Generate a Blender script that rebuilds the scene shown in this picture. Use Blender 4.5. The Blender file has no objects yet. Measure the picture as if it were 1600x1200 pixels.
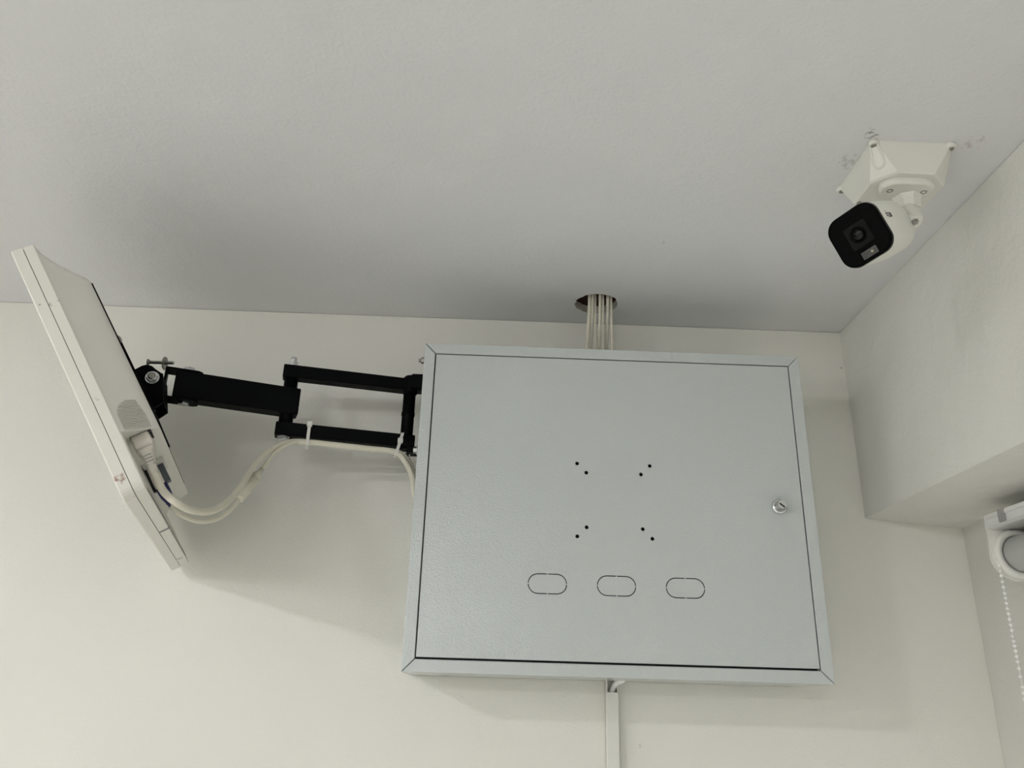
import bpy, bmesh, math, random
from mathutils import Vector as V, Matrix
from mathutils.geometry import delaunay_2d_cdt
random.seed(7)
PI = math.pi
S = bpy.context.scene
COL = S.collection

# ------------------------------------------------------------------ camera
CEIL = 2.6
CAM = V((0.0, -1.21009, 2.00782))
cr = V((0.99924642, -0.02763648, 0.02725459))
cf = V((0.01570541, 0.93000195, 0.36721888))
cu = V((-0.03549546, -0.36651411, 0.92973517))
cd = bpy.data.cameras.new('camera'); co = bpy.data.objects.new('camera', cd); COL.objects.link(co)
cd.sensor_fit = 'HORIZONTAL'; cd.sensor_width = 36.0; cd.lens = 36.0 * 1252.95 / 1600.0
cd.clip_start = 0.01; cd.clip_end = 50
co.matrix_world = Matrix(((cr.x, cu.x, -cf.x, CAM.x), (cr.y, cu.y, -cf.y, CAM.y), (cr.z, cu.z, -cf.z, CAM.z), (0, 0, 0, 1)))
S.camera = co
# ------------------------------------------------------------------ world, lamps, exposure
w = bpy.data.worlds.new('world'); S.world = w; w.use_nodes = True
w.node_tree.nodes['Background'].inputs['Color'].default_value = (0.6, 0.7, 0.85, 1)
w.node_tree.nodes['Background'].inputs['Strength'].default_value = 0.15
S.view_settings.view_transform = 'Standard'; S.view_settings.look = 'None'
S.view_settings.gamma = 1.0; S.view_settings.use_curve_mapping = False
S.view_settings.exposure = 0.0
LAMP_STRENGTH = 188.0
TUBE_STRENGTH = 152.0
DISCS = [(-1.27, -1.66), (-2.8, -1.66), (-2.8, -3.1), (-4.0, -1.66), (-4.0, -3.1), (-4.0, -4.9)]     # first lamp inferred from shadows, the rest added to light from the left
TUBE = (-1.20, -4.90, 1.2)                                                            # x, y, length of the batten
S.cycles.max_bounces = 10; S.cycles.diffuse_bounces = 5; S.cycles.glossy_bounces = 4
S.cycles.sample_clamp_indirect = 20.0
S.cycles.adaptive_threshold = 0.03
S.cycles.caustics_reflective = False; S.cycles.caustics_refractive = False

# ------------------------------------------------------------------ materials
def mat(name, col, rough=0.5, metal=0.0, bump=None, mottle=None, spec=0.5, emit=None, stains=()):
    m = bpy.data.materials.new(name); m.use_nodes = True
    nt = m.node_tree; N = nt.nodes; L = nt.links
    b = N['Principled BSDF']
    b.inputs['Base Color'].default_value = (*col, 1); b.inputs['Roughness'].default_value = rough
    b.inputs['Metallic'].default_value = metal; b.inputs['Specular IOR Level'].default_value = spec
    if emit:
        b.inputs['Emission Color'].default_value = (*emit[0], 1); b.inputs['Emission Strength'].default_value = emit[1]
    tc = None
    if bump or mottle or stains:
        tc = N.new('ShaderNodeTexCoord')
    out = None
    if mottle:                                     # (scale, amount)
        n = N.new('ShaderNodeTexNoise'); n.inputs['Scale'].default_value = mottle[0]; n.inputs['Detail'].default_value = 5
        L.new(tc.outputs['Object'], n.inputs['Vector'])
        r = N.new('ShaderNodeMapRange'); r.inputs['From Min'].default_value = 0.3; r.inputs['From Max'].default_value = 0.7
        r.inputs['To Min'].default_value = 1 - mottle[1]; r.inputs['To Max'].default_value = 1 + mottle[1]
        L.new(n.outputs['Fac'], r.inputs['Value'])
        x = N.new('ShaderNodeMix'); x.data_type = 'RGBA'; x.blend_type = 'MULTIPLY'; x.inputs['Factor'].default_value = 1
        x.inputs[6].default_value = (*col, 1); L.new(r.outputs['Result'], x.inputs[7])
        out = x.outputs[2]
    for (p, rad, sc, thr, c) in stains:            # a smudge of its own shape around a point of the object
        d = N.new('ShaderNodeVectorMath'); d.operation = 'DISTANCE'; d.inputs[1].default_value = p
        L.new(tc.outputs['Object'], d.inputs[0])
        n = N.new('ShaderNodeTexNoise'); n.inputs['Scale'].default_value = sc; n.inputs['Detail'].default_value = 4
        L.new(tc.outputs['Object'], n.inputs['Vector'])
        a = N.new('ShaderNodeMapRange'); a.inputs['From Min'].default_value = rad; a.inputs['From Max'].default_value = rad * .25
        L.new(d.outputs['Value'], a.inputs['Value'])
        g = N.new('ShaderNodeMath'); g.operation = 'MULTIPLY'; L.new(a.outputs['Result'], g.inputs[0]); L.new(n.outputs['Fac'], g.inputs[1])
        t = N.new('ShaderNodeMapRange'); t.inputs['From Min'].default_value = thr; t.inputs['From Max'].default_value = thr + .12
        L.new(g.outputs[0], t.inputs['Value'])
        x = N.new('ShaderNodeMix'); x.data_type = 'RGBA'; L.new(t.outputs['Result'], x.inputs['Factor'])
        if out: L.new(out, x.inputs[6])
        else: x.inputs[6].default_value = (*col, 1)
        x.inputs[7].default_value = (*c, 1); out = x.outputs[2]
    if out: L.new(out, b.inputs['Base Color'])
    if bump:                                       # list of (scale, distance, detail)
        prev = None
        for (sc, dist, det, *st) in bump:
            n = N.new('ShaderNodeTexNoise'); n.inputs['Scale'].default_value = sc; n.inputs['Detail'].default_value = det
            if st:
                mp_ = N.new('ShaderNodeMapping'); mp_.inputs['Scale'].default_value = st[0]; L.new(tc.outputs['Object'], mp_.inputs['Vector']); L.new(mp_.outputs['Vector'], n.inputs['Vector'])
            else: L.new(tc.outputs['Object'], n.inputs['Vector'])
            bp = N.new('ShaderNodeBump'); bp.inputs['Distance'].default_value = dist; bp.inputs['Strength'].default_value = 1
            L.new(n.outputs['Fac'], bp.inputs['Height'])
            if prev: L.new(prev, bp.inputs['Normal'])
            prev = bp.outputs['Normal']
        L.new(prev, b.inputs['Normal'])
    return m

M = {}
M['wall'] = mat('wall_paint', (.80, .79, .725), .55, bump=[(260, .0005, 3), (14, .002, 3)], mottle=(3, .02), spec=.35,
    stains=[((.213, 0, 1.955), .008, 500, .5, (.45, .43, .36)), ((.565, 0, 2.535), .004, 900, .4, (.2, .18, .15))])
M['wall_r'] = mat('wall_paint_patched', (.78, .775, .72), .5, bump=[(260, .0005, 3), (9, .008, 4), (22, .0022, 4, (1, 1, .22))], mottle=(4, .025), spec=.4)
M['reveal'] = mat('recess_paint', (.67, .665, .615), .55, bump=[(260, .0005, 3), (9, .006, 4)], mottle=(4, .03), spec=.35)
M['ceil'] = mat('ceiling_paint', (.795, .80, .805), .6, bump=[(220, .0006, 3), (10, .005, 4)], mottle=(3, .02), spec=.3,
    stains=[((.40, -.50, 2.6), .022, 160, .44, (.42, .41, .38)), ((.52, -.49, 2.6), .03, 140, .46, (.66, .62, .60)),
            ((.40, -.45, 2.6), .04, 130, .45, (.62, .615, .60)), ((.12, -.08, 2.6), .02, 300, .5, (.5, .5, .46)),
            ((.22, -.26, 2.6), .01, 400, .5, (.45, .45, .42))])
M['plaster'] = mat('plaster_edge', (.55, .53, .47), .9, bump=[(120, .003, 4)], mottle=(60, .2))
M['cavity'] = mat('cavity_brick', (.05, .018, .013), .95, mottle=(30, .3))
M['floor'] = mat('floor_tile', (.62, .61, .585), .35, mottle=(6, .04))
M['steel'] = mat('grey_powder_coat', (.54, .58, .565), .12, bump=[(480, .00042, 1)], mottle=(5, .015), spec=.7)
M['shade_in'] = mat('interior_shade', (.05, .055, .06), .6)  # dark colour stands in for shade inside the cabinet
M['black'] = mat('black_paint', (.0022, .0027, .0028), .5, bump=[(500, .0001, 2)], spec=.06)
M['zinc'] = mat('zinc_bolt', (.62, .63, .63), .28, metal=1.0, mottle=(200, .1))
M['chrome'] = mat('chrome', (.75, .76, .76), .12, metal=1.0, mottle=(150, .05))
M['dull'] = mat('dull_steel_screw', (.33, .32, .29), .4, metal=.9, mottle=(300, .2))
M['hole'] = mat('dark_slot', (.01, .01, .01), .7)
M['plastic'] = mat('white_monitor_plastic', (.80, .78, .71), .42, bump=[(900, .00006, 2)], mottle=(20, .012),
    stains=[((0, .023, .006), .0125, 110, .35, (.40, .26, .21)), ((0, .246, .0185), .016, 180, .5, (.50, .48, .42)),
            ((0, .2497, .005), .0025, 900, .3, (.35, .33, .3)), ((0, .12, .02), .02, 200, .55, (.55, .53, .47))])
M['plastic_in'] = mat('white_monitor_plastic_ports', (.66, .645, .58), .5, mottle=(40, .02))
M['screen'] = mat('screen_glass', (.008, .008, .01), .15, mottle=(5, .01))
M['cable'] = mat('cream_cable_sheath', (.70, .665, .55), .45, mottle=(60, .03))
M['cable2'] = mat('grey_cream_cable_sheath', (.60, .575, .48), .5, mottle=(60, .04))
M['plug'] = mat('cream_plug', (.66, .62, .54), .5, mottle=(60, .03))
M['blue'] = mat('blue_connector', (.02, .022, .12), .5, mottle=(80, .1))
M['bluegrey'] = mat('grey_connector_shell', (.10, .11, .13), .4, mottle=(80, .1))
M['tie'] = mat('nylon_tie', (.72, .72, .67), .4, mottle=(80, .02))
M['pvc'] = mat('white_pvc', (.76, .755, .70), .4, mottle=(20, .015))
M['bead'] = mat('white_bead', (.88, .88, .85), .3, mottle=(50, .01))
M['cctv'] = mat('white_camera_housing', (.80, .80, .73), .38, bump=[(700, .00006, 2)], mottle=(30, .012),
    stains=[((.4085, -.399, 2.597), .008, 400, .42, (.08, .08, .07)), ((.4095, -.485, 2.597), .006, 400, .5, (.2, .19, .17))])
M['gloss'] = mat('black_gloss_face', (.001, .0014, .0014), .1, mottle=(5, .02), spec=.05)
M['lens'] = mat('lens_glass', (.002, .002, .002), .05, mottle=(5, .02), spec=.3)
M['lensplate'] = mat('lens_window', (.006, .0065, .0062), .4, mottle=(5, .02), spec=.1)
M['led'] = mat('led_window', (.06, .06, .057), .25, mottle=(120, .3))
M['ledspot'] = mat('led_chip', (.40, .38, .27), .3, mottle=(5, .01))
M['ink'] = mat('grey_print', (.13, .13, .12), .6, mottle=(100, .1))
M['alu'] = mat('white_rail', (.70, .70, .68), .35, mottle=(10, .02))
M['clip'] = mat('grey_clip', (.30, .30, .29), .5, mottle=(90, .1))
M['blind'] = mat('blind_fabric', (.74, .745, .74), .8, bump=[(700, .0002, 2)], mottle=(30, .02))
M['glass'] = mat('window_glass', (.05, .06, .07), .05, mottle=(3, .01))
M['tube'] = mat('lamp_tube', (.9, .9, .88), .5, mottle=(5, .005), emit=((.968, .972, 1.0), TUBE_STRENGTH))
M['lamp'] = mat('lamp_diffuser', (.9, .9, .88), .5, mottle=(5, .005), emit=((.968, .972, 1.0), LAMP_STRENGTH))

# ------------------------------------------------------------------ mesh building
class MB:
    def __init__(s): s.v = []; s.f = []; s.sm = []; s.mi = []
    def add(s, vs, fs, smooth=False, mi=0):
        k = len(s.v); s.v += [V(p) for p in vs]
        for f in fs: s.f.append([i + k for i in f]); s.sm.append(smooth); s.mi.append(mi)
        return s
    def box(s, x0, x1, y0, y1, z0, z1, mi=0):
        return s.add([(x, y, z) for x in (x0, x1) for y in (y0, y1) for z in (z0, z1)],
            [(0, 1, 3, 2), (4, 6, 7, 5), (0, 4, 5, 1), (2, 3, 7, 6), (0, 2, 6, 4), (1, 5, 7, 3)], mi=mi)
    def bbox(s, c, ax, ay, az, hx, hy, hz, bev=0.0):
        """oriented box with chamfered edges along ax"""
        c = V(c); b = min(bev, hy * .9, hz * .9)
        if b <= 0: prof = [(-hy, -hz), (hy, -hz), (hy, hz), (-hy, hz)]
        else: prof = [(-hy + b, -hz), (hy - b, -hz), (hy, -hz + b), (hy, hz - b), (hy - b, hz), (-hy + b, hz), (-hy, hz - b), (-hy, -hz + b)]
        n = len(prof); vs = []
        ins = b * .7
        rings = [(-hx, ins), (-hx + b, 0), (hx - b, 0), (hx, ins)] if b > 0 else [(-hx, 0), (hx, 0)]
        for (t, i) in rings:
            for (p, q) in prof:
                fy = (hy - i) / hy; fz = (hz - i) / hz
                vs.append(c + ax * t + ay * p * fy + az * q * fz)
        fs = []
        for r in range(len(rings) - 1):
            for k in range(n): fs.append((r * n + k, r * n + (k + 1) % n, (r + 1) * n + (k + 1) % n, (r + 1) * n + k))
        fs.append(tuple(range(n))[::-1]); fs.append(tuple(range((len(rings) - 1) * n, len(rings) * n)))
        return s.add(vs, fs)
    def prism(s, pts, c, ax, ay, az, t0, t1, smooth=False):
        """2-D outline pts in (ax, ay) swept along az"""
        c = V(c); n = len(pts)
        vs = [c + ax * p[0] + ay * p[1] + az * t for t in (t0, t1) for p in pts]
        fs = [tuple(range(n))[::-1], tuple(range(n, 2 * n))]
        s.add(vs, fs); k = len(s.v) - 2 * n
        for i in range(n):
            s.f.append([k + i, k + (i + 1) % n, k + n + (i + 1) % n, k + n + i]); s.sm.append(smooth); s.mi.append(0)
        return s
    def loft(s, rings, cap=True, smooth=True, closed=True):
        n = len(rings[0]); vs = [p for r in rings for p in r]; fs = []
        for r in range(len(rings) - 1):
            for i in range(n if closed else n - 1):
                fs.append((r * n + i, r * n + (i + 1) % n, (r + 1) * n + (i + 1) % n, (r + 1) * n + i))
        s.add(vs, fs, smooth)
        if cap:
            k = len(s.v) - len(vs)
            s.f.append([k + i for i in range(n)][::-1]); s.sm.append(False); s.mi.append(0)
            s.f.append([k + (len(rings) - 1) * n + i for i in range(n)]); s.sm.append(False); s.mi.append(0)
        return s
    def lathe(s, c, axis, prof, n=20, smooth=True, cap=True):
        """prof: list of (radius, height along axis)"""
        c = V(c); axis = V(axis).normalized(); x = axis.orthogonal().normalized(); y = axis.cross(x)
        rings = [[c + axis * h + (x * math.cos(2 * PI * i / n) + y * math.sin(2 * PI * i / n)) * max(r, 1e-5) for i in range(n)] for (r, h) in prof]
        return s.loft(rings, cap, smooth)
    def cyl(s, p0, p1, r, n=20, bev=0.0):
        p0 = V(p0); p1 = V(p1); h = (p1 - p0).length
        prof = [(r, 0), (r, h)] if bev <= 0 else [(r - bev, 0), (r, bev), (r, h - bev), (r - bev, h)]
        return s.lathe(p0, p1 - p0, prof, n, smooth=True)
    def hexa(s, c, axis, r, h, bev=.0006):
        return s.lathe(c, axis, [(r * .93, 0), (r, bev), (r, h - bev), (r * .9, h)], 6, smooth=False)
    def tube(s, pts, r, n=10, cap=True, rr=None):
        pts = [V(p) for p in pts]; rings = []; up = None
        for i, p in enumerate(pts):
            t = (pts[min(i + 1, len(pts) - 1)] - pts[max(i - 1, 0)]).normalized()
            if up is None: up = t.orthogonal().normalized()
            up = (up - t * up.dot(t)).normalized(); b = t.cross(up)
            q = rr[i] if rr else r
            rings.append([p + (up * math.cos(2 * PI * k / n) + b * math.sin(2 * PI * k / n)) * q for k in range(n)])
        return s.loft(rings, cap, True)

def spline(pts, sub=8):
    pts = [V(p) for p in pts]; out = []
    P = [pts[0] * 2 - pts[1]] + pts + [pts[-1] * 2 - pts[-2]]
    for i in range(1, len(P) - 2):
        for k in range(sub):
            t = k / sub; a, b, c, d = P[i - 1], P[i], P[i + 1], P[i + 2]
            out.append(.5 * ((2 * b) + (c - a) * t + (2 * a - 5 * b + 4 * c - d) * t * t + (3 * b - a - 3 * c + d) * t ** 3))
    out.append(pts[-1]); return out

def rrect(x0, x1, y0, y1, r, n=6):
    """rounded rectangle, r = (bl, br, tr, tl) radii"""
    if not isinstance(r, (tuple, list)): r = (r,) * 4
    out = []
    for (cx, cy, a, q) in ((x0 + r[0], y0 + r[0], PI, r[0]), (x1 - r[1], y0 + r[1], 1.5 * PI, r[1]), (x1 - r[2], y1 - r[2], 0, r[2]), (x0 + r[3], y1 - r[3], .5 * PI, r[3])):
        for k in range(n + 1):
            t = a + .5 * PI * k / n; out.append((cx + q * math.cos(t), cy + q * math.sin(t)))
    return out

def link(name, mb, mats, parent=None, origin=None, recalc=True):
    """one mesh object; origin = world point its vertices are stored relative to (the parent's location)"""
    o0 = V(origin) if origin is not None else V((0, 0, 0))
    me = bpy.data.meshes.new(name)
    me.from_pydata([tuple(p - o0) for p in mb.v], [], mb.f)
    if not isinstance(mats, (list, tuple)): mats = [mats]
    for m in mats: me.materials.append(M[m])
    me.polygons.foreach_set('use_smooth', mb.sm); me.polygons.foreach_set('material_index', mb.mi)
    me.update()
    if recalc:
        bm = bmesh.new(); bm.from_mesh(me)
        bmesh.ops.remove_doubles(bm, verts=bm.verts, dist=1e-7)
        bmesh.ops.recalc_face_normals(bm, faces=bm.faces); bm.to_mesh(me); bm.free()
    ob = bpy.data.objects.new(name, me); COL.objects.link(ob)
    if parent: ob.parent = parent
    return ob

def tag(o, label, cat=None, group=None, kind=None):
    o['label'] = label
    if cat: o['category'] = cat
    if group: o['group'] = group
    if kind: o['kind'] = kind
    return o

class Thing:
    """an Empty at the thing's base; parts given in world coordinates"""
    def __init__(s, name, loc, label, cat, group=None):
        s.e = bpy.data.objects.new(name, None); s.e.empty_display_size = .02; COL.objects.link(s.e)
        s.loc = V(loc); s.e.location = s.loc; tag(s.e, label, cat, group)
    def part(s, name, mb, m, label=None, parent=None, kind=None):
        o = link(name, mb, m, parent or s.e, s.loc)
        if label: o['label'] = label
        if kind: o['kind'] = kind
        return o

X, Y, Z = V((1, 0, 0)), V((0, 1, 0)), V((0, 0, 1))

def inside(p, poly):
    c = False; n = len(poly)
    for i in range(n):
        a, b = poly[i], poly[i - 1]
        if (a[1] > p[1]) != (b[1] > p[1]) and p[0] < (b[0] - a[0]) * (p[1] - a[1]) / (b[1] - a[1]) + a[0]: c = not c
    return c

def plate(mb, outer, holes, to3d, t0, t1, mi=0, wall_mi=None):
    """a flat plate with holes: outline and hole loops in 2-D, thickness t0..t1 (t0 = visible side)"""
    loops = [outer] + holes; vs = []; es = []
    for lp in loops:
        k = len(vs); vs += [V((p[0], p[1])) for p in lp]; es += [(k + i, k + (i + 1) % len(lp)) for i in range(len(lp))]
    rv, re, rf, *_ = delaunay_2d_cdt(vs, es, [], 0, 1e-7)
    tri = []
    for f in rf:
        c = (sum(rv[i][0] for i in f) / len(f), sum(rv[i][1] for i in f) / len(f))
        if inside(c, outer) and not any(inside(c, h) for h in holes): tri.append(tuple(f))
    mb.add([to3d(p[0], p[1], t0) for p in rv], tri, mi=mi)
    mb.add([to3d(p[0], p[1], t1) for p in rv], [t[::-1] for t in tri], mi=mi)
    for li, lp in enumerate(loops):
        n = len(lp)
        mb.add([to3d(p[0], p[1], t) for t in (t0, t1) for p in lp],
               [(i, (i + 1) % n, n + (i + 1) % n, n + i) for i in range(n)], mi=mi if (li == 0 or wall_mi is None) else wall_mi)

def circle(cx, cy, r, n=20): return [(cx + r * math.cos(2 * PI * i / n), cy + r * math.sin(2 * PI * i / n)) for i in range(n)]

# ------------------------------------------------------------------ the room
XR, XW, XL, YB = 0.5704, 0.7197, -4.6, -6.6
def struct(name, mb, m, label): return tag(link(name, mb, m), label, kind='structure')
struct('floor', MB().box(XL - .1, XW + .1, YB - .1, .1, -.06, 0), 'floor', 'pale tiled floor of the white room')
struct('wall_back', MB().box(XL - .1, XW + .1, 0, .1, 0, CEIL - .0007), 'wall', 'off-white painted wall that carries the grey steel cabinet')
struct('wall_left', MB().box(XL - .1, XL, YB, 0, 0, CEIL), 'wall', 'plain off-white wall across the room from the window')
struct('wall_front', MB().box(XL - .1, XW + .1, YB - .1, YB, 0, CEIL), 'wall', 'plain off-white wall opposite the steel cabinet')
# window wall: opening y -2.1..-0.30, z 0.9..2.14
mb = MB(); WY0, WY1, WZ0, WZ1 = -2.1, -.30, .9, 2.14
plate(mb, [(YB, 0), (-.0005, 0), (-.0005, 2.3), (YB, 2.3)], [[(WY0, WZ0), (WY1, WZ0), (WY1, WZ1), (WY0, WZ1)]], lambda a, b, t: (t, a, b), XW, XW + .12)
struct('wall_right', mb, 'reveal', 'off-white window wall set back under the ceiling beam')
mb = MB()
prof = [(XR, 2.2838), (XW + .12, 2.2655), (XW + .12, CEIL - .0005), (XR, CEIL - .0005)]
mb.prism(prof, (0, 0, 0), X, Z, Y, YB, -.0003)
struct('trim_1', mb, 'wall_r', 'off-white plastered ceiling beam boxed in above the window recess')
t = Thing('window_1', (XW + .05, -1.2, WZ0), 'white framed window behind the roller blind', None); t.e['kind'] = 'structure'
fr = MB()
for (a, b, c, d) in ((WY0, WY1, WZ0, WZ0 + .05), (WY0, WY1, WZ1 - .05, WZ1), (WY0, WY0 + .05, WZ0, WZ1), (WY1 - .05, WY1, WZ0, WZ1), (-1.225, -1.175, WZ0, WZ1)):
    fr.box(XW + .04, XW + .09, a, b, c, d)
t.part('window_frame', fr, 'pvc')
for (a, b) in ((WY0 + .05, -1.225), (-1.175, WY1 - .05)): t.part('window_pane', MB().box(XW + .06, XW + .066, a, b, WZ0 + .05, WZ1 - .05), 'glass')

# ceiling with the rough cable hole
HC = (.1505, -.0705); rnd = random.Random(3)
hole = []
for i in range(40):
    a = 2 * PI * i / 40; r = .0335 * (1 + rnd.uniform(-.035, .035))
    if 2.6 < a < 4.2: r *= 1.03
    hole.append((HC[0] + r * math.cos(a), HC[1] + r * math.sin(a)))
mb = MB()
plate(mb, [(XL - .1, YB - .1), (XW + .1, YB - .1), (XW + .1, .1), (XL - .1, .1)], [hole], lambda a, b, t: (a, b, t), CEIL, CEIL + .014, wall_mi=1)
ceiling = tag(link('ceiling', mb, ['ceil', 'plaster']), 'white painted ceiling with a round cable hole', kind='structure')
mb = MB().box(HC[0] - .15, HC[0] + .15, HC[1] - .15, HC[1] + .15, CEIL + .013, CEIL + .25)
cv = link('ceiling_cavity', mb, 'cavity', ceiling); cv['label'] = 'dark brown cavity seen through the cable hole'
cv.data.flip_normals()

# ------------------------------------------------------------------ ceiling lamps (the room's light; all discs but the first are added)
for i, (x, y) in enumerate(DISCS):
    t = Thing('unseen_ceiling_lamp', (x, y, CEIL), 'unseen round white surface-mounted ceiling lamp with a glowing diffuser', 'lamp', 'round ceiling lamps of the room')
    t.part('lamp_housing', MB().lathe((x, y, CEIL + .0005), -Z, [(.105, 0), (.105, .006), (.100, .008)], 40), 'pvc')
    t.part('diffuser', MB().lathe((x, y, CEIL - .007), -Z, [(.0950, 0), (.0950, .005), (.088, .008), (.0, .009)], 40, cap=True), 'lamp')
x, y, ln = TUBE
t = Thing('batten_lamp', (x, y, CEIL), 'long white tube batten lamp on the ceiling far from the cabinet', 'lamp')
t.part('lamp_housing', MB().bbox((x, y, CEIL - .0008), X, Y, Z, ln / 2 + .03, .018, .0012, .0004), 'pvc')
for s_ in (-1, 1): t.part('end_cap', MB().bbox((x + s_ * (ln / 2 + .012), y, CEIL - .0155), X, Y, Z, .0125, .015, .0145, .002), 'pvc')
t.part('tube', MB().cyl((x - ln / 2, y, CEIL - .0165), (x + ln / 2, y, CEIL - .0165), .0130, 20), 'tube')

# ------------------------------------------------------------------ grey steel cabinet
CX0, CX1, CZ0, CZ1, CY = -.1093, .4333, 2.0376, 2.4854, -.15
FW = .0155
cab = Thing('steel_cabinet', (.162, -.001, CZ0), 'light grey powder-coated steel wall cabinet with a locked door', 'cabinet')
mb = MB(); th = .0012; yb, yf = -.0005, CY + .0135
mb.box(CX0, CX0 + th, yf, yb, CZ0, CZ1); mb.box(CX1 - th, CX1, yf, yb, CZ0, CZ1)
mb.box(CX0, CX1, yf, yb, CZ0, CZ0 + th); mb.box(CX0, CX1, yb - th, yb, CZ0, CZ1)
plate(mb, [(CX0, yf), (CX1, yf), (CX1, yb), (CX0, yb)], [[(.10, -.115), (.205, -.115), (.205, -.035), (.10, -.035)]], lambda a, b, t: (a, b, t), CZ1, CZ1 - th)
cab.part('body', mb, 'steel')
cab.part('dark_backing', MB().box(CX0 + .003, CX1 - .003, CY + .016, CY + .0165, CZ0 + .003, CZ1 - .003), 'shade_in', 'dark sheet standing in for the shaded cabinet inside, seen through gaps and holes')  # near-black sheet behind the door paints in the cabinet's inner shade
G = .0007
def strip(p):  # four corners of a mitred strip in (x, z), outer pair first
    m = MB(); b = .0012
    cx = sum(q[0] for q in p) / 4; cz = sum(q[1] for q in p) / 4
    def shr(q, k): return (q[0] + (cx - q[0]) * 0 + (k if q[0] < cx else -k) , q[1] + (k if q[1] < cz else -k))
    ring = lambda y, k: [V((shr(q, k)[0], y, shr(q, k)[1])) for q in p]
    m.loft([ring(CY + .014, 0), ring(CY + .0008, 0), ring(CY, .0006)], smooth=False)
    return m
o_ = [(CX0, CZ0), (CX1, CZ0), (CX1, CZ1), (CX0, CZ1)]
i_ = [(CX0 + FW, CZ0 + FW), (CX1 - FW, CZ0 + FW), (CX1 - FW, CZ1 - FW), (CX0 + FW, CZ1 - FW)]
def gap(p, dx, dz): return (p[0] + dx, p[1] + dz)
cab.part('frame_strip', strip([gap(o_[0], G, 0), gap(o_[1], -G, 0), gap(i_[1], -G, 0), gap(i_[0], G, 0)]), 'steel')
cab.part('frame_strip', strip([gap(o_[3], G * 1.2, 0), gap(o_[2], -G * .6, 0), gap(i_[2], -G * .6, 0), gap(i_[3], G * 1.2, 0)]), 'steel')
cab.part('frame_strip', strip([gap(o_[0], 0, G), gap(o_[3], 0, -G), gap(i_[3], 0, -G), gap(i_[0], 0, G)]), 'steel')
cab.part('frame_strip', strip([gap(o_[1], 0, G * .5), gap(o_[2], 0, -G * .5), gap(i_[2], 0, -G * .5), gap(i_[1], 0, G * .5)]), 'steel')
# door with drilled holes and oval knock-outs
DX0, DX1, DZ0, DZ1 = CX0 + FW + .0017, CX1 - FW - .0017, CZ0 + FW + .0026, CZ1 - FW - .0017
HX, HZ = .1604, 2.2627 + .0001
holes = []
for s in (.05, .0375):
    for (a, b) in ((-1, 1), (1, 1), (-1, -1), (1, -1)): holes.append(circle(HX + a * s, HZ + b * s, .0026, 14))
def slit(cx, cz):
    hl, r, wd = .0125, .0125, .00062; out = []
    # stadium outline as a dense centreline, cut at four bridges
    L = []
    n = 12
    for k in range(n + 1): L.append((cx + hl + r * math.cos(-PI / 2 + PI * k / n), cz + r * math.sin(-PI / 2 + PI * k / n)))
    for k in range(n + 1): L.append((cx - hl + r * math.cos(PI / 2 + PI * k / n), cz + r * math.sin(PI / 2 + PI * k / n)))
    Pn = []
    for i in range(len(L)):
        a, b = V(L[i]), V(L[(i + 1) % len(L)])
        m = 51 if (b - a).length > .01 else 5
        for k in range(m): Pn.append(a.lerp(b, k / m))
    segs = []; cur = []
    for p in Pn:
        dx, dz = p[0] - cx, p[1] - cz
        br = abs(dx) < .0004 or abs(dz) < .0004
        if br:
            if len(cur) > 2: segs.append(cur)
            cur = []
        else: cur.append(p)
    if len(cur) > 2:
        segs.append(cur)
    # the loop may start inside a segment: join last and first when adjacent
    if len(segs) > 4 and (segs[-1][-1] - segs[0][0]).length < .0012: segs[0] = segs.pop() + segs[0]
    for sg in segs:
        A, B = [], []
        for i, p in enumerate(sg):
            t = (sg[min(i + 1, len(sg) - 1)] - sg[max(i - 1, 0)]).normalized(); nn = V((-t[1], t[0]))
            A.append(tuple(p + nn * wd)); B.append(tuple(p - nn * wd))
        out.append(A + B[::-1])
    return out
for cx in (.0714, .1613, .2512): holes += slit(cx, 2.1500)
LX, LZ = .3843, 2.2617
holes.append(circle(LX, LZ, .0085, 24))
mb = MB()
plate(mb, [(DX0, DZ0), (DX1, DZ0), (DX1, DZ1), (DX0, DZ1)], holes, lambda a, b, t: (a, t, b), CY + .0004, CY + .0016)
door = cab.part('door', mb, 'steel', 'grey door with drilled mounting holes and three oval knock-outs')
lk = cab.part('lock', MB().lathe((LX, CY + .012, LZ), -Y, [(.0083, 0), (.0083, .0112), (.0104, .0116), (.0104, .0128), (.0098, .0144), (.0080, .0156), (.0068, .0156), (.0066, .0135)], 32), 'chrome', 'round chrome cam lock', parent=door)
# rotating barrel with a key slot (child of the lock would be a fourth level: kept beside it under the door)
mb = MB(); mb.lathe((LX, CY + .002, LZ), -Y, [(.0057, 0), (.0057, .0162), (.0052, .0168)], 24)
cab.part('lock_barrel', mb, 'zinc', parent=door)
sa = math.radians(-38); ax = V((math.cos(sa), 0, math.sin(sa))); az = V((-math.sin(sa), 0, math.cos(sa)))
cab.part('key_slot', MB().bbox((LX - .0012, CY - .0148, LZ - .0012), ax, Y, az, .0042, .0003, .0010), 'hole', parent=door)
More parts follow.
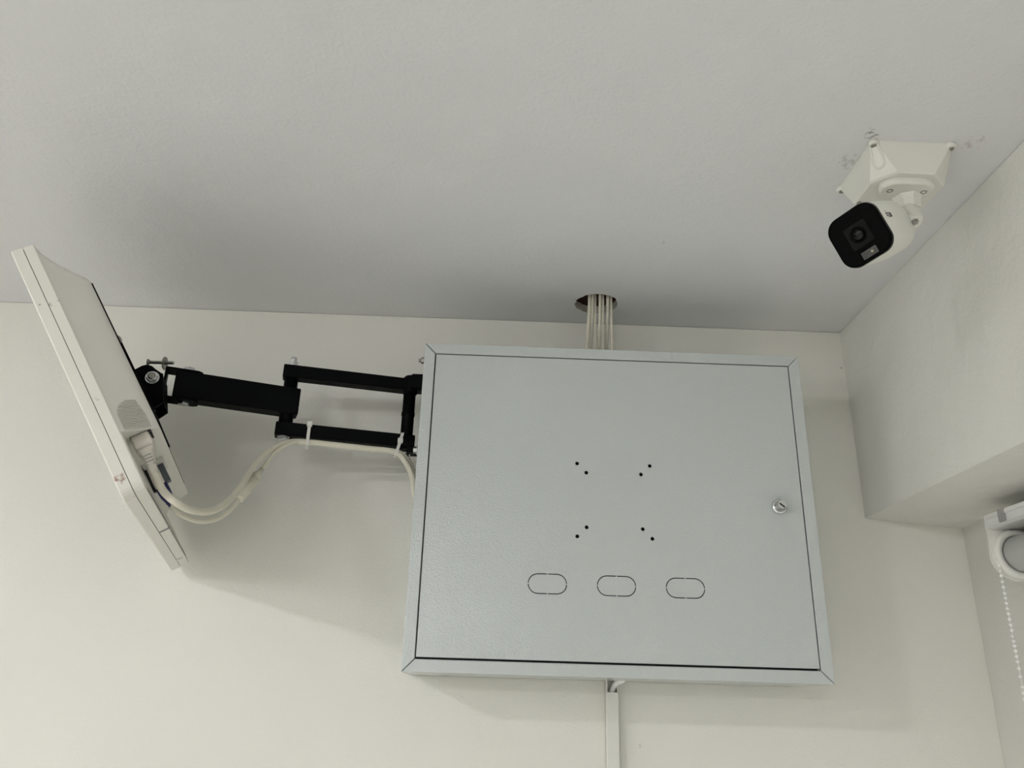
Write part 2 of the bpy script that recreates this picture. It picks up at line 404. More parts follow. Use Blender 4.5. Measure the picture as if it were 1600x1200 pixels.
# small dimples and dark corner of the door
# ------------------------------------------------------------------ cables dropping from the ceiling hole
tops = [.1372, .1418, .1462, .1532, .1581, .1654, .1710]
bots = [.1318, .1400, .1462, .1522, .1580, .1648, .1728]
for i, (a, b) in enumerate(zip(tops, bots)):
    r = (.0026, .0023, .0021, .0022, .0023, .0025, .0023)[i]
    yt = (-.088, -.090, -.086, -.092, -.088, -.091, -.086)[i]; yb2 = (-.074, -.066, -.078, -.070, -.080, -.068, -.078)[i]
    pts = spline([(a, yt + .004, CEIL + .2), (a, yt, CEIL + .03), (a * .93 + b * .07, yt * .9 + yb2 * .1, CEIL - .015), (a * .55 + b * .45, (yt + yb2) / 2, 2.548), (b, yb2, 2.500), (b - .004, yb2, 2.455)], 6)
    tag(link('cable', MB().tube(pts, r, 10), 'cable2' if i % 3 else 'cable'),
        'off-white data cable hanging from the ceiling hole into the top of the steel cabinet', 'cable', 'cables from the ceiling hole')

# ------------------------------------------------------------------ cable trunking below the cabinet
TX0, TX1 = .1648, .1812
tr = Thing('cable_trunking', ((TX0 + TX1) / 2, 0, 1.2), 'narrow white plastic cable trunking running down the wall from the cabinet', 'trunking')
mb = MB(); mb.box(TX0, TX1, -.0012, .0005, .9, 2.045); mb.box(TX0, TX0 + .0014, -.0125, 0, .9, 2.045); mb.box(TX1 - .0014, TX1, -.0125, 0, .9, 2.045)
tr.part('channel', mb, 'pvc')
mb = MB(); mb.prism([(TX0 - .0004, -.0095), (TX0 - .0004, -.0135), (TX0 + .0005, -.0146), (TX1 - .0005, -.0146), (TX1 + .0004, -.0135), (TX1 + .0004, -.0095), (TX1 - .001, -.0095), (TX1 - .001, -.0132), (TX0 + .001, -.0132), (TX0 + .001, -.0095)], (0, 0, 0), X, Y, Z, .9, 2.0225)
tr.part('cover', mb, 'pvc')
pts = spline([(.1735, -.0066, 1.6), (.1728, -.0066, 1.95), (.1724, -.0066, 2.010), (.1738, -.0068, 2.024), (.1790, -.0085, 2.034), (.1880, -.020, 2.0395), (.196, -.030, 2.048)], 8)
tag(link('cable', MB().tube(pts, .0040, 12), 'bead'), 'short white cable curving from the trunking end into the cabinet bottom', 'cable')

# ------------------------------------------------------------------ monitor
ma = V((-0.20307081, 0.97701914, -0.06477535)); mbv = V((-0.53446612, -0.05517166, 0.84338725)); mn = V((0.82043173, 0.20588756, 0.53338738))
MO = V((-0.38424675, -0.38640246, 2.18952287)); MH, MW = .33, .37
mm = Matrix(((ma.x, mbv.x, mn.x, MO.x), (ma.y, mbv.y, mn.y, MO.y), (ma.z, mbv.z, mn.z, MO.z), (0, 0, 0, 1)))
def mw(u, v, w_): return mm @ V((u, v, w_))
class Local(Thing):
    def __init__(s, name, m, label, cat):
        s.e = bpy.data.objects.new(name, None); s.e.empty_display_size = .02; COL.objects.link(s.e)
        s.e.matrix_world = m; s.loc = V((0, 0, 0)); tag(s.e, label, cat)
mon = Local('monitor', mm, 'white flat-panel computer monitor tilted on the black swivel arm', 'monitor')
T1, T2, TB = .0128, .0250, .0625
def outline(ins): return rrect(ins, MW - ins, ins, MH - ins, (.013, .013, .005, .005), 6)
def rings(lst): return [[V((p[0], p[1], w_)) for p in outline(i)] for (i, w_) in lst]
m_ = MB(); m_.loft(rings([(.0012, 0), (0, .0014), (0, T1 - .0003)]), smooth=False)
mon.part('front_bezel', m_, 'plastic')
m_ = MB(); m_.loft(rings([(.0016, T1 - .0008), (.0016, T1 + .0010)]), smooth=False)
mon.part('seam', m_, 'hole', 'dark seam between the front bezel and back shell')
mon.part('screen', MB().box(.018, MW - .018, .02, MH - .016, -.0004, .004), 'screen', 'black screen panel')
# back shell: rim + moulded bulge as a height field
def smin(a, b, k=.08):
    h = max(0, min(1, .5 + .5 * (b - a) / k)); return b * (1 - h) + a * h - k * h * (1 - h)
def lin(tab, x):
    if x <= tab[0][0]: return tab[0][1]
    for (a, b), (c, d) in zip(tab, tab[1:]):
        if x <= c: t = (x - a) / (c - a); return b + (d - b) * t
    return tab[-1][1]
TOP = [(0, 0), (.005, .03), (.010, .09), (.018, .22), (.026, .40), (.033, .60), (.038, .79), (.042, .93), (.046, 1.02), (.052, 1.09)]

SID = [(0, 0), (.010, .31), (.020, .63), (.028, .88), (.034, 1.01), (.045, 1.06)]
NU, NV = .050, .072
def hgt(u, v):
    i = .0022
    h = smin(smin(lin(SID, u - i), lin(SID, MW - .052 - u)), lin(TOP, MH - i - v))
    h = min(h, 1.0) if h < 1 else 1.0
    return T2 + (TB - T2) * max(0, h)
us = [.0022 + .0345 * k / 12 for k in range(13)] + [.042, .047, NU - .0004, NU + .0004, .06] + [.06 + .25 * k / 10 for k in range(1, 11)] + [MW - .0022 - .0345 * k / 8 for k in range(8, -1, -1)]
us = sorted(set(round(x, 6) for x in us))
vs_ = [.0022 + .03 * k / 10 for k in range(11)] + [.04, .05, .06, NV - .0004, NV + .0004, .08] + [.08 + .19 * k / 10 for k in range(1, 10)] + [MH - .0022 - .06 * k / 20 for k in range(20, -1, -1)]
vs_ = sorted(set(round(x, 6) for x in vs_))
P = []
for u in us:
    for v in vs_:
        h = hgt(u, v)
        if v < NV: h = min(h, T2 + .0008)
        P.append((u, v, h))
n = len(vs_); F = [(i * n + j, (i + 1) * n + j, (i + 1) * n + j + 1, i * n + j + 1) for i in range(len(us) - 1) for j in range(n - 1)]
m_ = MB(); m_.add(P, F, smooth=True)
bulge = mon.part('back_shell', m_, 'plastic')
mod = bulge.data
bm = bmesh.new(); bm.from_mesh(mod)
for e in bm.edges:
    if len(e.link_faces) == 2 and e.calc_face_angle(0) > math.radians(38): e.smooth = False
bm.to_mesh(mod); bm.free()
m_ = MB(); m_.loft(rings([(0, T1 + .0004), (0, T2 - .0012), (.0010, T2), (.0022, T2)]), smooth=False)
mon.part('back_rim', m_, 'plastic')
# port bay: grille above, sockets on the bay's roof
g0 = MB()
def side_pt(v, s, off):        # a point on the near flank: s 0..1 from rim to crest
    u = .0022 + .034 * s; return V((u - off * .75, v, hgt(u, v) + off * .65))
NS = 19
for k in range(NS):
    v = .0745 + k * .0021
    q = max(0.0, (k - 8) / (NS - 9)); s0 = .10 + .52 * (1 - math.sqrt(max(0, 1 - q * q)))
    s1 = .74 - .10 * q
    if s1 - s0 < .06: continue
    a0, a1 = side_pt(v, s0, .0002), side_pt(v, s1, .0002); b0, b1 = side_pt(v + .0011, s0, .0002), side_pt(v + .0011, s1, .0002)
    dn = V((-.75, 0, .65)) * .0009
    g0.add([a0, a1, b1, b0, a0 + dn, a1 + dn, b1 + dn, b0 + dn], [(0, 1, 2, 3), (4, 7, 6, 5), (0, 4, 5, 1), (1, 5, 6, 2), (2, 6, 7, 3), (3, 7, 4, 0)])
mon.part('grille', g0, 'plastic_in', 'fine ribbed grille above the port bay')
mon.part('power_socket', MB().box(.0255, .0445, NV - .0035, NV - .0002, .0300, .0530), 'hole', 'black power inlet')
mon.part('video_socket', MB().box(.115, .150, NV - .004, NV - .0002, .0275, .0525), 'plastic_in', 'pale video socket')
mon.part('button', MB().bbox((.16, -.0002, T2 - .006), X, Y, Z, .002, .0006, .006), 'clip')
mon.part('button', MB().bbox((.315, -.0002, T1 + .004), X, Y, Z, .004, .0005, .004), 'plastic_in')

# ------------------------------------------------------------------ swivel arm
P0 = V((-.1345, -.0770, 0)); J = V((-.3035, -.1155, 0)); E2 = V((-.4480, -.1678, 0))
arm = Thing('swivel_bracket', (-.1094, -.077, 2.40), 'black steel swivel arm bolted to the side of the grey cabinet', 'monitor arm')
d1 = (J - P0).normalized(); n1 = V((-d1.y, d1.x, 0)); d2 = (E2 - J).normalized(); n2 = V((-d2.y, d2.x, 0))
ZU0, ZU1, ZL0, ZL1, ZA0, ZA1 = 2.4352, 2.4545, 2.3470, 2.3665, 2.3795, 2.4187
def bar(z0, z1, a, b, dd, nn, hw, ext0, ext1):
    p = a - dd * ext0; q = b + dd * ext1; c = (p + q) / 2; c.z = (z0 + z1) / 2
    return MB().bbox(c, dd, nn, Z, (q - p).length / 2, hw, (z1 - z0) / 2, .0014)
arm.part('upper_bar', bar(ZU0, ZU1, P0, J, d1, n1, .0105, .008, .0125), 'black')
arm.part('lower_bar', bar(ZL0, ZL1, P0, J, d1, n1, .0105, .012, .0125), 'black')
arm.part('front_arm', bar(ZA0, ZA1, J, E2, d2, n2, .0125, .0145, 0), 'black')
m_ = MB(); m_.cyl((P0.x, P0.y, ZL0 - .002), (P0.x, P0.y, ZU1 + .004), .0092, 24); m_.lathe((P0.x, P0.y, 2.397), Z, [(.0092, 0), (.0100, .001), (.0100, .006), (.0092, .007)], 24)
m_.lathe((P0.x, P0.y, ZU0 - .004), Z, [(.0092, 0), (.0115, .003), (.0115, .026), (.0085, .0295)], 24)
arm.part('post', m_, 'black')
m_ = MB(); m_.cyl((J.x, J.y, ZL1 - .001), (J.x, J.y, ZU0 + .001), .0098, 24)
arm.part('joint_sleeve', m_, 'black')
m_ = MB(); m_.bbox((-.1115, -.077, 2.405), Y, X, Z, .026, .0022, .090, .0008)
m_.bbox((-.1215, -.077, ZU1 - .005), X, Y, Z, .0125, .012, .013, .003); m_.bbox((-.1205, -.077, ZL0 - .0035), X, Y, Z, .0115, .012, .0045, .001)
arm.part('wall_bracket', m_, 'black')
def bolt(p, axis, rh, hh, rs=None, hs=0, washer=0, name='bolt', m='zinc'):
    q = MB(); axis = V(axis).normalized(); p = V(p)
    if washer: q.lathe(p, axis, [(washer, 0), (washer, .0012)], 24, smooth=False); p = p + axis * .0012
    q.hexa(p, axis, rh, hh)
    if rs: q.cyl(p + axis * (hh - .0005), p + axis * (hh + hs), rs, 14, .0005)
    return arm.part(name, q, m)
bolt((J.x, J.y, ZU1 - .0004), Z, .0072, .0085, .0042, .0070, .0)
bolt((J.x, J.y, ZL0 + .0004), -Z, .0072, .0045, washer=.0085)
bolt((P0.x, P0.y, ZL0 - .0078), -Z, .0062, .004, washer=.008)
bolt((-.1135, -.077, 2.4885), -X, .0052, .006, .0030, .004, .0085, m='dull')
bolt((-.1150, -.092, 2.341), -X, .0048, .005, washer=.007)
# clevis around the end of the front arm
ce = E2.copy()
WX = .0140
m_ = MB()
fl = [(-.028, -.0125), (.010, -.0125), (WX, -.0118), (WX, .0118), (.010, .0125), (-.028, .0125), (-.034, .008), (-.034, -.008)]
for (z0, z1) in ((ZA1 - .0002, ZA1 + .0028), (ZA0 - .0028, ZA0 + .0002)):
    m_.prism([(p[0], p[1]) for p in fl], ce, d2, n2, Z, z0, z1)
c = ce + d2 * (WX - .0015); c.z = (ZA0 + ZA1) / 2
m_.bbox(c, Z, n2, d2, (ZA1 - ZA0) / 2 + .0026, .0118, .0018, .0006)
arm.part('clevis', m_, 'black')
pc = ce - d2 * .0155
bolt((pc.x, pc.y, ZA1 + .0024), Z, .0082, .0068); bolt((pc.x, pc.y, ZA0 - .0024), -Z, .0078, .0035)
# tilt head between clevis and plate, given in the monitor's axes
def mp(m2):
    m2.v = [mm @ p for p in m2.v]; return m2
ear = [(.2184, TB + .003), (.2200, .0770), (.2190, .0830), (.2145, .0880), (.2080, .0905), (.2000, .0945), (.1985, .0960), (.1605, .0815), (.1568, TB + .003)]
for (u0, u1) in ((.1650, .1685), (.2015, .2050)):
    m_ = MB(); m_.prism([(p[0], p[1]) for p in ear], (0, 0, 0), Y, Z, X, u0, u1)
    arm.part('tilt_ear', mp(m_), 'black')
m_ = MB(); m_.prism([(.200, .072), (.207, .0870), (.1985, .0955), (.1625, .0812), (.170, .072)], (0, 0, 0), Y, Z, X, .1684, .2016)
arm.part('tilt_block', mp(m_), 'black')
q = MB(); q.lathe((.1652, .1985, .0821), -X, [(.0088, 0), (.0088, .001)], 24, smooth=False); q.hexa((.1643, .1985, .0821), -X, .0074, .0048)
nut = arm.part('tilt_nut', mp(q), 'zinc')
q = MB(); q.lathe((.1600, .1985, .0821), -X, [(.0050, 0), (.0050, .0012), (.0040, .0013), (.0040, .0018), (.0034, .0022)], 20)
arm.part('bolt_end', mp(q), 'dull', parent=nut)
m_ = MB(); m_.bbox((.185, .190, TB + .0028), X, Y, Z, .060, .060, .0016, .0006); arm.part('mount_plate', mp(m_), 'black')
m_ = MB(); m_.bbox((.185, .1930, TB + .0008), X, Y, Z, .140, .0915, .0009, .0003); arm.part('adapter_plate', mp(m_), 'black')
for (u, v) in ((.09, .2262), (.135, .1395)):
    q = MB(); q.lathe((u, v, TB + .0014), Z, [(.005, 0), (.0048, .0015), (.003, .003), (.0005, .0035)], 16); arm.part('plate_screw', mp(q), 'dull')
# spare screw with washer sitting on the clevis
sc_ = Thing('machine_screw', (-.4637, -.174, 2.4225), 'loose countersunk screw with a washer standing on the black arm', 'screw')
y_ = -.174; zc = 2.4303
sc_.part('shaft', MB().lathe((-.4850, y_, zc), X, [(.0024, 0)] + [((.0024 if k % 2 else .0021), .001 + k * .0006) for k in range(52)] + [(.0020, .0328)], 14), 'dull')
sc_.part('head', MB().lathe((-.4880, y_, zc), X, [(.0044, 0), (.0047, .0006), (.0025, .0034)], 18), 'dull')
sc_.part('washer', MB().lathe((-.4648, y_, zc - .001), X, [(.0024, 0), (.0092, 0), (.0092, .0014), (.0024, .0014)], 24, smooth=False, cap=False), 'dull')

# ------------------------------------------------------------------ power cable and video cable
pc_ = Thing('power_cable', mw(.03, .03, .04), 'thick cream power cable sagging from the monitor plug to the arm', 'cable')
q = MB(); q.loft([[V((a_, v, b_)) for (a_, b_) in rrect(.0235 + i, .0400 - i, .0295 + i, .0505 - i, .003, 4)] for (v, i) in ((NV - .001, .0006), (.058, 0), (.0525, .0015))])
pc_.part('plug', mp(q), 'plug')
q = MB(); q.loft([[V((.032 + (a_ - .0315) * k, v, w0 + (b_ - .040) * k)) for (a_, b_) in rrect(.0225, .0405, .031, .049, .005, 4)] for (v, k, w0) in
    ((.0535, 1.0, .040), (.0505, 1.0, .0398), (.0480, .80, .0395), (.0440, .68, .039), (.0360, .56, .0385), (.0280, .46, .0380), (.0240, .42, .0378))])
boot = pc_.part('strain_relief', mp(q), 'plug')
q = MB()
for k in range(4):
    v = .0452 - k * .0036; s_ = .0052 - k * .0006
    q.box(.032 - s_ - .0014, .032 - s_ + .0003, v - .0006, v + .0006, .0345, .0430); q.box(.029, .035, v - .0006, v + .0006, .0385 + s_ - .0002, .0385 + s_ + .0008)
pc_.part('relief_slot', mp(q), 'clip', parent=boot)
pts = [mw(.032, .027, .0378), mw(.032, .012, .0375), mw(.033, .000, .0385), (-.3436, -.35, 2.1966), (-.3327, -.33, 2.193), (-.3243, -.30, 2.1985), (-.3196, -.265, 2.2156), (-.3165, -.23, 2.244), (-.317, -.19, 2.2813), (-.3096, -.155, 2.3138),
       (-.295, -.130, 2.3335), (-.2754, -.1165, 2.3405), (-.2322, -.108, 2.3400), (-.1885, -.098, 2.3395), (-.1487, -.0885, 2.3385), (-.1331, -.085, 2.3268), (-.1209, -.083, 2.3047), (-.1160, -.080, 2.280), (-.106, -.075, 2.262)]
pc_.part('sheath', MB().tube(spline(pts, 6), .0042, 12), 'cable')
vc = Thing('video_cable', mw(.13, .05, .04), 'thin cream video cable with a blue connector and ferrite lump', 'cable')
vc.part('connector_shell', mp(MB().bbox((.130, .0555, .0355), Y, X, Z, .0170, .0075, .0052, .001)), 'plastic_in', 'off-white connector body')
vc.part('thumb_screw', mp(MB().bbox((.130, .0565, .0462), Y, X, Z, .0128, .004, .0036, .0008)), 'bluegrey', 'grey-blue thumbscrew')
vc.part('thumb_screw', mp(MB().bbox((.130, .0550, .0283), Y, X, Z, .0160, .004, .0016, .0005)), 'hole', 'black thumbscrew')
q = MB(); q.loft([[V((.130 + (a_ - .04) * k, v, w0 + (b_ - .0375) * k)) for (a_, b_) in rrect(.0335, .0465, .0300, .0450, .002, 3)] for (v, k, w0) in ((.0430, 1.0, .0372), (.0340, .98, .0376), (.0270, .88, .0380), (.0265, .76, .0380), (.0235, .76, .0382), (.0230, .64, .0382), (.0190, .64, .0384), (.0185, .52, .0384), (.0135, .46, .0386))])
vc.part('connector_hood', mp(q), 'blue', 'blue video connector hood')
pts = [mw(.130, .0200, .0386), mw(.130, .0100, .0386), (-0.3726, -0.245, 2.2029), (-0.3539, -0.237, 2.199), (-0.3369, -0.222, 2.2082), (-0.3269, -0.205, 2.2285), (-0.3237, -0.198, 2.2418), (-0.3154, -0.18, 2.2686), (-0.3100, -0.164, 2.2908), (-0.3020, -0.148, 2.3145),
       (-.288, -.130, 2.3335), (-.2740, -.1165, 2.3405), (-.2322, -.106, 2.3400), (-.1885, -.097, 2.3400), (-.1460, -.088, 2.3400), (-.1290, -.080, 2.3300), (-.1180, -.076, 2.309), (-.114, -.074, 2.285), (-.106, -.070, 2.268)]
vc.part('sheath', MB().tube(spline(pts, 6), .0029, 12), 'cable')
fa, fb = V((-.3245, -.1998, 2.2385)), V((-.3154, -.180, 2.2686)); fd = (fb - fa).normalized()
vc.part('ferrite', MB().lathe(fa, fd, [(.0035, -.003), (.0064, -.002), (.0066, .001), (.0060, .002), (.0072, .003), (.0072, .036), (.0060, .037), (.0066, .038), (.0066, .044), (.0040, .048), (.0032, .056)], 18), 'cable', 'cream ferrite lump')

# ------------------------------------------------------------------ cable ties around the lower bar
def tie(s, tilt, headz, label):
    c = P0.lerp(J, s); c = V((c.x, c.y, 0)); off = n1 if n1.y < 0 else -n1
    t_ = Thing('cable_tie', (c.x, c.y, ZL0), label, 'cable tie', 'cable ties on the lower bar')
    lp = rrect(-.0118, .0134, ZL0 - .0122, ZL1 + .0013, .004, 5)   # (outwards, z)
    rin = []; rout = []
    q = MB(); wd = .0022
    n = len(lp); R = []
    for k, (a_, z_) in enumerate(lp):
        pz = V((0, 0, z_)) + c + off * a_ + d1 * tilt * (z_ - ZL0)
        cx_, cz_ = .0005, (ZL0 - .0122 + ZL1 + .0013) / 2
        o2 = (off * (a_ - cx_) + Z * (z_ - cz_)).normalized() * .0006
        R.append([pz - d1 * wd - o2, pz + d1 * wd - o2, pz + d1 * wd + o2, pz - d1 * wd + o2])
    R.append(R[0]); q.loft(R, cap=False, smooth=False)
    t_.part('strap', q, 'tie')
    hp = V((0, 0, headz)) + c + off * .0140 + d1 * tilt * (headz - ZL0)
    t_.part('head', MB().bbox(hp, Z, d1, off, .0036, .0038, .0030, .0008), 'tie')
tie(.805, 0.0, ZL1 - .001, 'white nylon cable tie on the lower bar with its head at the top edge')
tie(.065, -.22, ZL0 + .0075, 'white nylon cable tie beside the cabinet with its head halfway up the bar')

# ------------------------------------------------------------------ junction box on the ceiling
BX0, BX1, BY0, BY1 = .4055, .4975, -.4890, -.3970
BZ = 2.5610
jb = Thing('junction_box', ((BX0 + BX1) / 2, (BY0 + BY1) / 2, CEIL), 'white square camera junction box with cut corners screwed to the ceiling', 'junction box')
def octo(ix, cut, z): 
    x0, x1, y0, y1 = BX0 + ix, BX1 - ix, BY0 + ix, BY1 - ix
    return [V((x0 + cut, y0, z)), V((x1 - cut, y0, z)), V((x1, y0 + cut, z)), V((x1, y1 - cut, z)), V((x1 - cut, y1, z)), V((x0 + cut, y1, z)), V((x0, y1 - cut, z)), V((x0, y0 + cut, z))]
m_ = MB(); m_.loft([octo(0, .004, CEIL + .0003), octo(.0002, .0045, CEIL - .004), octo(.0035, .021, BZ + .0015), octo(.0050, .0215, BZ)], smooth=False)
jb.part('box_cover', m_, 'cctv')
for (x, y, sx, sy) in ((BX0, BY0, 1, 1), (BX1, BY0, -1, 1), (BX0, BY1, 1, -1), (BX1, BY1, -1, -1)):
    e = jb.part('screw_ear', MB().lathe((x + sx * .0025, y + sy * .0025, CEIL - .0055), Z, [(.0052, 0), (.0060, .0008), (.0060, .0056)], 20), 'cctv')
    jb.part('screw', MB().lathe((x + sx * .0025, y + sy * .0025, CEIL - .0052), -Z, [(.0034, 0), (.0032, .0008), (.0016, .0014), (.0003, .0010)], 12), 'dull', parent=e)
def facet(s_, t_, off):      # point on the cut near-left corner: s_ across, t_ from ceiling to bottom edge
    A0, A1 = octo(.0002, .0045, CEIL - .004)[7], octo(.0002, .0045, CEIL - .004)[0]; B0, B1 = octo(.0035, .021, BZ + .0015)[7], octo(.0035, .021, BZ + .0015)[0]
    p = A0.lerp(A1, s_).lerp(B0.lerp(B1, s_), t_); return p + V((-1, -1, -.35)).normalized() * off
rim = [facet(.5 + dx / (.25 + t_), t_, .0002) for (dx, t_) in ((q_[0] * 1.55, q_[1] * 1.15) for q_ in ((-.10, .02), (-.135, .2), (-.15, .40), (-.15, .50), (-.11, .60), (-.03, .64), (.05, .63), (.12, .58), (.15, .48), (.15, .38), (.135, .2), (.10, .02)))]
jb.part('screw_recess_rim', MB().tube(spline(rim, 4), .0012, 8), 'cctv')
m_ = MB(); m_.lathe((.4135, -.4255, BZ + .0005), -Z, [(.003, 0), (.003, .003), (.0012, .0034)], 12); jb.part('cover_screw', m_, 'dull')

# ------------------------------------------------------------------ bullet camera
ca = V((.736, .504, .449)).normalized(); FC = V((.3705, -.4955, 2.4705))
cup = V((-.399, -.204, .883)); cup = (cup - ca * cup.dot(ca)).normalized(); rq = Matrix.Rotation(math.radians(-5), 3, ca); cup = rq @ cup; cri = ca.cross(cup)
cam_ = Thing('security_camera', (.452, -.452, BZ), 'white bullet security camera with a black square face hanging from the junction box', 'security camera')
def rsq(h, r, d, n=7): return [FC + cri * p[0] + cup * p[1] + ca * d for p in rrect(-h, h, -h, h, r * 1.2, n)]
hs = .0288
m_ = MB(); m_.loft([rsq(hs - .0022, .0125, .0006), rsq(hs - .0008, .0128, 0), rsq(hs, .013, .0010), rsq(hs + .0004, .013, .0055)]); cam_.part('face_rim', m_, 'gloss', 'black rim of the camera face')
m_ = MB(); m_.loft([rsq(hs - .0020, .0125, .0002), rsq(hs - .0020, .0125, .004)], smooth=False); cam_.part('face_glass', m_, 'gloss', 'black gloss face plate')
m_ = MB(); m_.loft([rsq(hs - .0002, .013, .0050), rsq(hs + .0003, .0135, .0060), rsq(hs + .0003, .0140, .045), rsq(hs - .0002, .0150, .060), rsq(hs - .0025, .0165, .072), rsq(hs - .0065, .0175, .081), rsq(hs - .012, .0150, .087), rsq(hs - .019, .0085, .0895)]); cam_.part('body', m_, 'cctv')
m_ = MB(); lc = FC + cri * .0005 + cup * .0010
m_.prism(rrect(-.0125, .0125, -.0125, .0125, .001, 2), lc, cri, cup, -ca, -.0006, .0003); lp_ = cam_.part('lens_window', m_, 'lensplate')
m_ = MB(); m_.lathe(lc + cup * .0002 - ca * .0002, -ca, [(.0088, 0), (.0088, .0006), (.0066, .0006), (.0064, .0002)], 28); cam_.part('lens_ring', m_, 'gloss', parent=lp_)
m_ = MB(); m_.lathe(lc + cup * .0002 - ca * .0003, -ca, [(.0062, 0), (.0050, .0008), (.003, .0014), (.0002, .0017)], 24); cam_.part('lens', m_, 'lens', parent=lp_)
m_ = MB(); ec = FC + cri * .0015 - cup * .0212
m_.prism(rrect(-.0088, .0088, -.0040, .0040, .0006, 2), ec, cri, cup, -ca, -.0006, .0004); led = cam_.part('led_window', m_, 'led', 'pale rectangular lamp window')
m_ = MB(); m_.lathe(ec + cri * .0030 + cup * .0002 - ca * .0003, -ca, [(.0016, 0), (.0012, .0005), (.0002, .0007)], 12); cam_.part('led_chip', m_, 'ledspot', parent=led)
# grey print on the flank
m_ = MB(); sd = hs + .00035
def ink(a0, a1, b0, b1):   # a: along the body, b: across the flank
    m_.add([FC + ca * a + cup * b + cri * (sd + t_) for t_ in (0, .00025) for (a, b) in ((a0, b0), (a1, b0), (a1, b1), (a0, b1))], [(0, 1, 2, 3), (4, 5, 6, 7), (0, 1, 5, 4), (1, 2, 6, 5), (2, 3, 7, 6), (3, 0, 4, 7)])
for (a0, a1, b0, b1) in ((.0158, .0166, .0078, .0086), (.0150, .0166, .0040, .0050), (.0150, .0157, .0040, .0070), (.0150, .0172, .0062, .0070), (.0172, .0190, .0062, .0070), (.0172, .0178, .0030, .0070), (.0180, .0198, .0034, .0042), (.0193, .0199, .0030, .0066), (.0204, .0208, .0032, .0068), (.0212, .0216, .0032, .0068), (.0220, .0224, .0032, .0068)):
    f_ = lambda a: .0150 + (a - .0150) * 1.5
    g_ = lambda b: .0050 + (b - .0050) * 1.5
    ink(f_(a0), f_(a1), g_(b0), g_(b1))
PRINT = m_
# mounting foot, collar and stem
foot = []
fc = V((.4505, -.4560, 0))
for k in range(48):
    a = 2 * PI * k / 48; r = .0285 + .0035 * math.cos(3 * (a + PI / 2 - PI / 3))
    foot.append((r * math.cos(a) * 1.02, r * math.sin(a) * .86))
m_ = MB(); rg = lambda k, z: [V((fc.x + p[0] * k, fc.y + p[1] * k, z)) for p in foot]
m_.loft([rg(.985, BZ + .0004), rg(1.0, BZ - .0010), rg(1.0, BZ - .0055), rg(.96, BZ - .0075), rg(.90, BZ - .0082)]); cam_.part('mounting_foot', m_, 'cctv')
for a in (PI + .35, -.35 + .0, PI / 2):
    m_ = MB(); m_.lathe((fc.x + .0205 * math.cos(a), fc.y + .0185 * math.sin(a), BZ - .0078), -Z, [(.0036, 0), (.0036, .0007), (.0024, .0009), (.0022, .0003)], 16); cam_.part('foot_screw', m_, 'clip')
NB = V((.4575, -.4475, BZ - .0078)); NE = FC + ca * .072 + cri * .004 + cup * .010
m_ = MB(); m_.lathe(NB + Z * .001, -Z, [(.0175, 0), (.0165, .003), (.0145, .0065), (.0140, .0140), (.0125, .0160)], 8, smooth=False); cam_.part('collar', m_, 'cctv')
SP = V((.4390, -.4800, 2.5010))
m_ = MB(); m_.tube(spline([NB - Z * .010, NB - Z * .017 + V((-.001, -.004, 0)), V((.4500, -.4680, 2.517)), SP + ca * .006, FC + ca * .070 + cri * .012], 6), .0078, 16); st = cam_.part('stem', m_, 'cctv')
bd = (CAM - SP).normalized(); bd = (bd + X * .25).normalized()
m_ = MB(); m_.lathe(SP + ca * .004 + bd * .0070, bd, [(.0032, 0), (.0032, .0030), (.0020, .0032), (.0018, .0014)], 16); cam_.part('stem_screw', m_, 'dull', parent=st)
cam_.part('printed_mark', PRINT, 'ink', 'small grey printed mark on the flank')

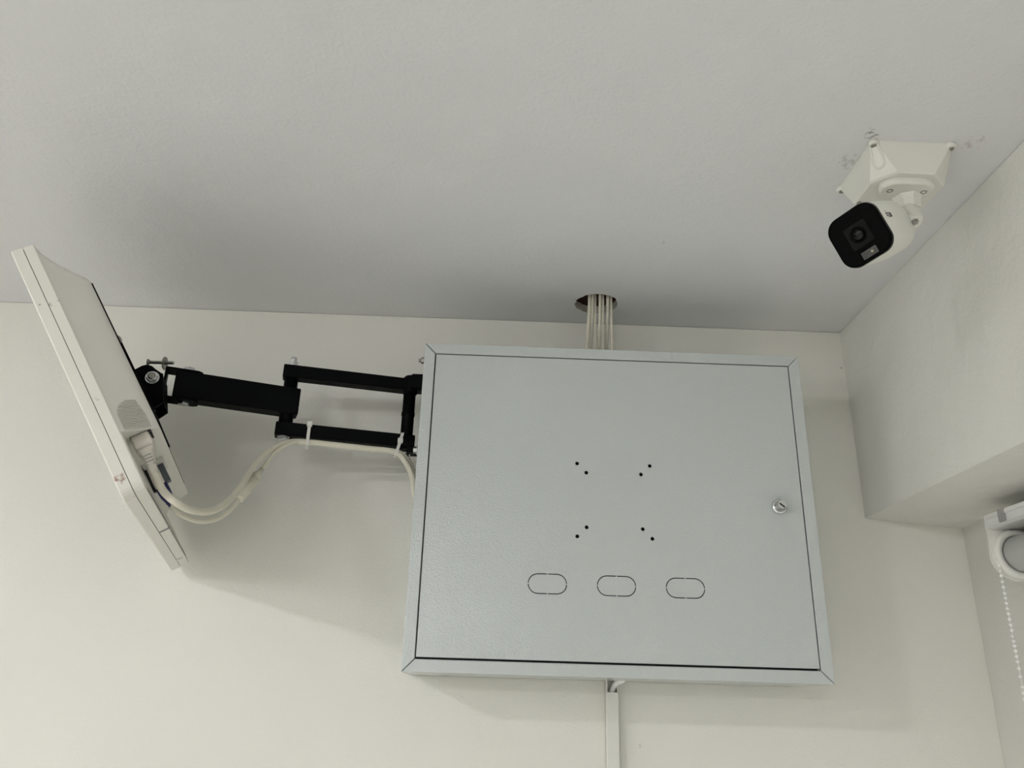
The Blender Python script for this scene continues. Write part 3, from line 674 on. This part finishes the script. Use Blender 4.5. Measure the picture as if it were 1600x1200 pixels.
# ------------------------------------------------------------------ roller blind in the window recess
rb = Thing('roller_blind', (.69, -.17, 2.262), 'white roller blind with a bead chain under the beam in the window recess', 'roller blind')
Y0, Y1 = -1.95, -.150
m_ = MB(); m_.prism([(.662, 2.2560), (.662, 2.2420), (.668, 2.2395), (.7195, 2.2395), (.7195, 2.2560)], (0, 0, 0), X, Z, Y, Y0, Y1 - .002)
rail = rb.part('head_rail', m_, 'alu')
rb.part('rail_lip', MB().box(.6605, .664, Y0, Y1 - .004, 2.2520, 2.2575), 'alu', parent=rail)
rb.part('rail_clip', MB().bbox((.6615, -.192, 2.2505), Y, X, Z, .0065, .0022, .0085, .0006), 'clip', 'grey metal clip on the head rail')
for y in (-.25, -.9, -1.7): rb.part('fixing_block', MB().box(.680, .712, y - .02, y + .02, 2.2555, 2.2745), 'clip')
RC = V((.6945, 0, 2.2060)); 
br = [(.6625, 2.2575), (.6625, 2.232)] + [(RC.x + .0345 * math.cos(a), RC.z + .0345 * math.sin(a)) for a in [PI - .25 + (PI + .5) * k / 20 - .0 for k in range(2, 21)]] + [(.7195, 2.2575)]
br = [(x, z) for (x, z) in br if x <= .7196]
m_ = MB(); m_.prism(br, (0, 0, 0), X, Z, Y, Y1 - .003, Y1); brk = rb.part('end_bracket', m_, 'pvc')
m_ = MB(); m_.lathe((RC.x, Y1 - .002, RC.z), -Y, [(.0325, 0), (.0325, .010), (.0300, .0125), (.0245, .0125), (.0240, .006)], 40, cap=False); rb.part('bracket_cup', m_, 'pvc')
m_ = MB(); m_.lathe((RC.x, Y1 - .006, RC.z), -Y, [(.0235, 0), (.0235, 1.78)], 40); rb.part('roller_tube', m_, 'blind')
rb.part('fabric', MB().box(.7165, .7172, Y0 + .03, Y1 - .025, .85, RC.z), 'blind', 'pale grey blind fabric')
m_ = MB()
cz = 2.222; k = 0
chain = spline([(.672, Y1 - .008, 2.2250), (.6665, Y1 - .010, 2.2170), (.6640, Y1 - .010, 2.2060), (.6655, Y1 - .0095, 2.195), (.6665, Y1 - .008, 2.18), (.6675, Y1 - .006, 2.10), (.6680, Y1 - .005, 2.0), (.6680, Y1 - .005, 1.3)], 40)
acc = 0; last = chain[0]; beads = [chain[0]]
for p in chain[1:]:
    acc += (p - last).length; last = p
    if acc >= .0060: beads.append(p); acc = 0
for p in beads: m_.lathe(p - Z * .0022, Z, [(.0005, 0), (.0019, .0006), (.0025, .0022), (.0019, .0038), (.0005, .0044)], 8)
m_.tube(chain[::4], .0005, 5)
rb.part('bead_chain', m_, 'bead', 'white bead chain', kind='stuff')
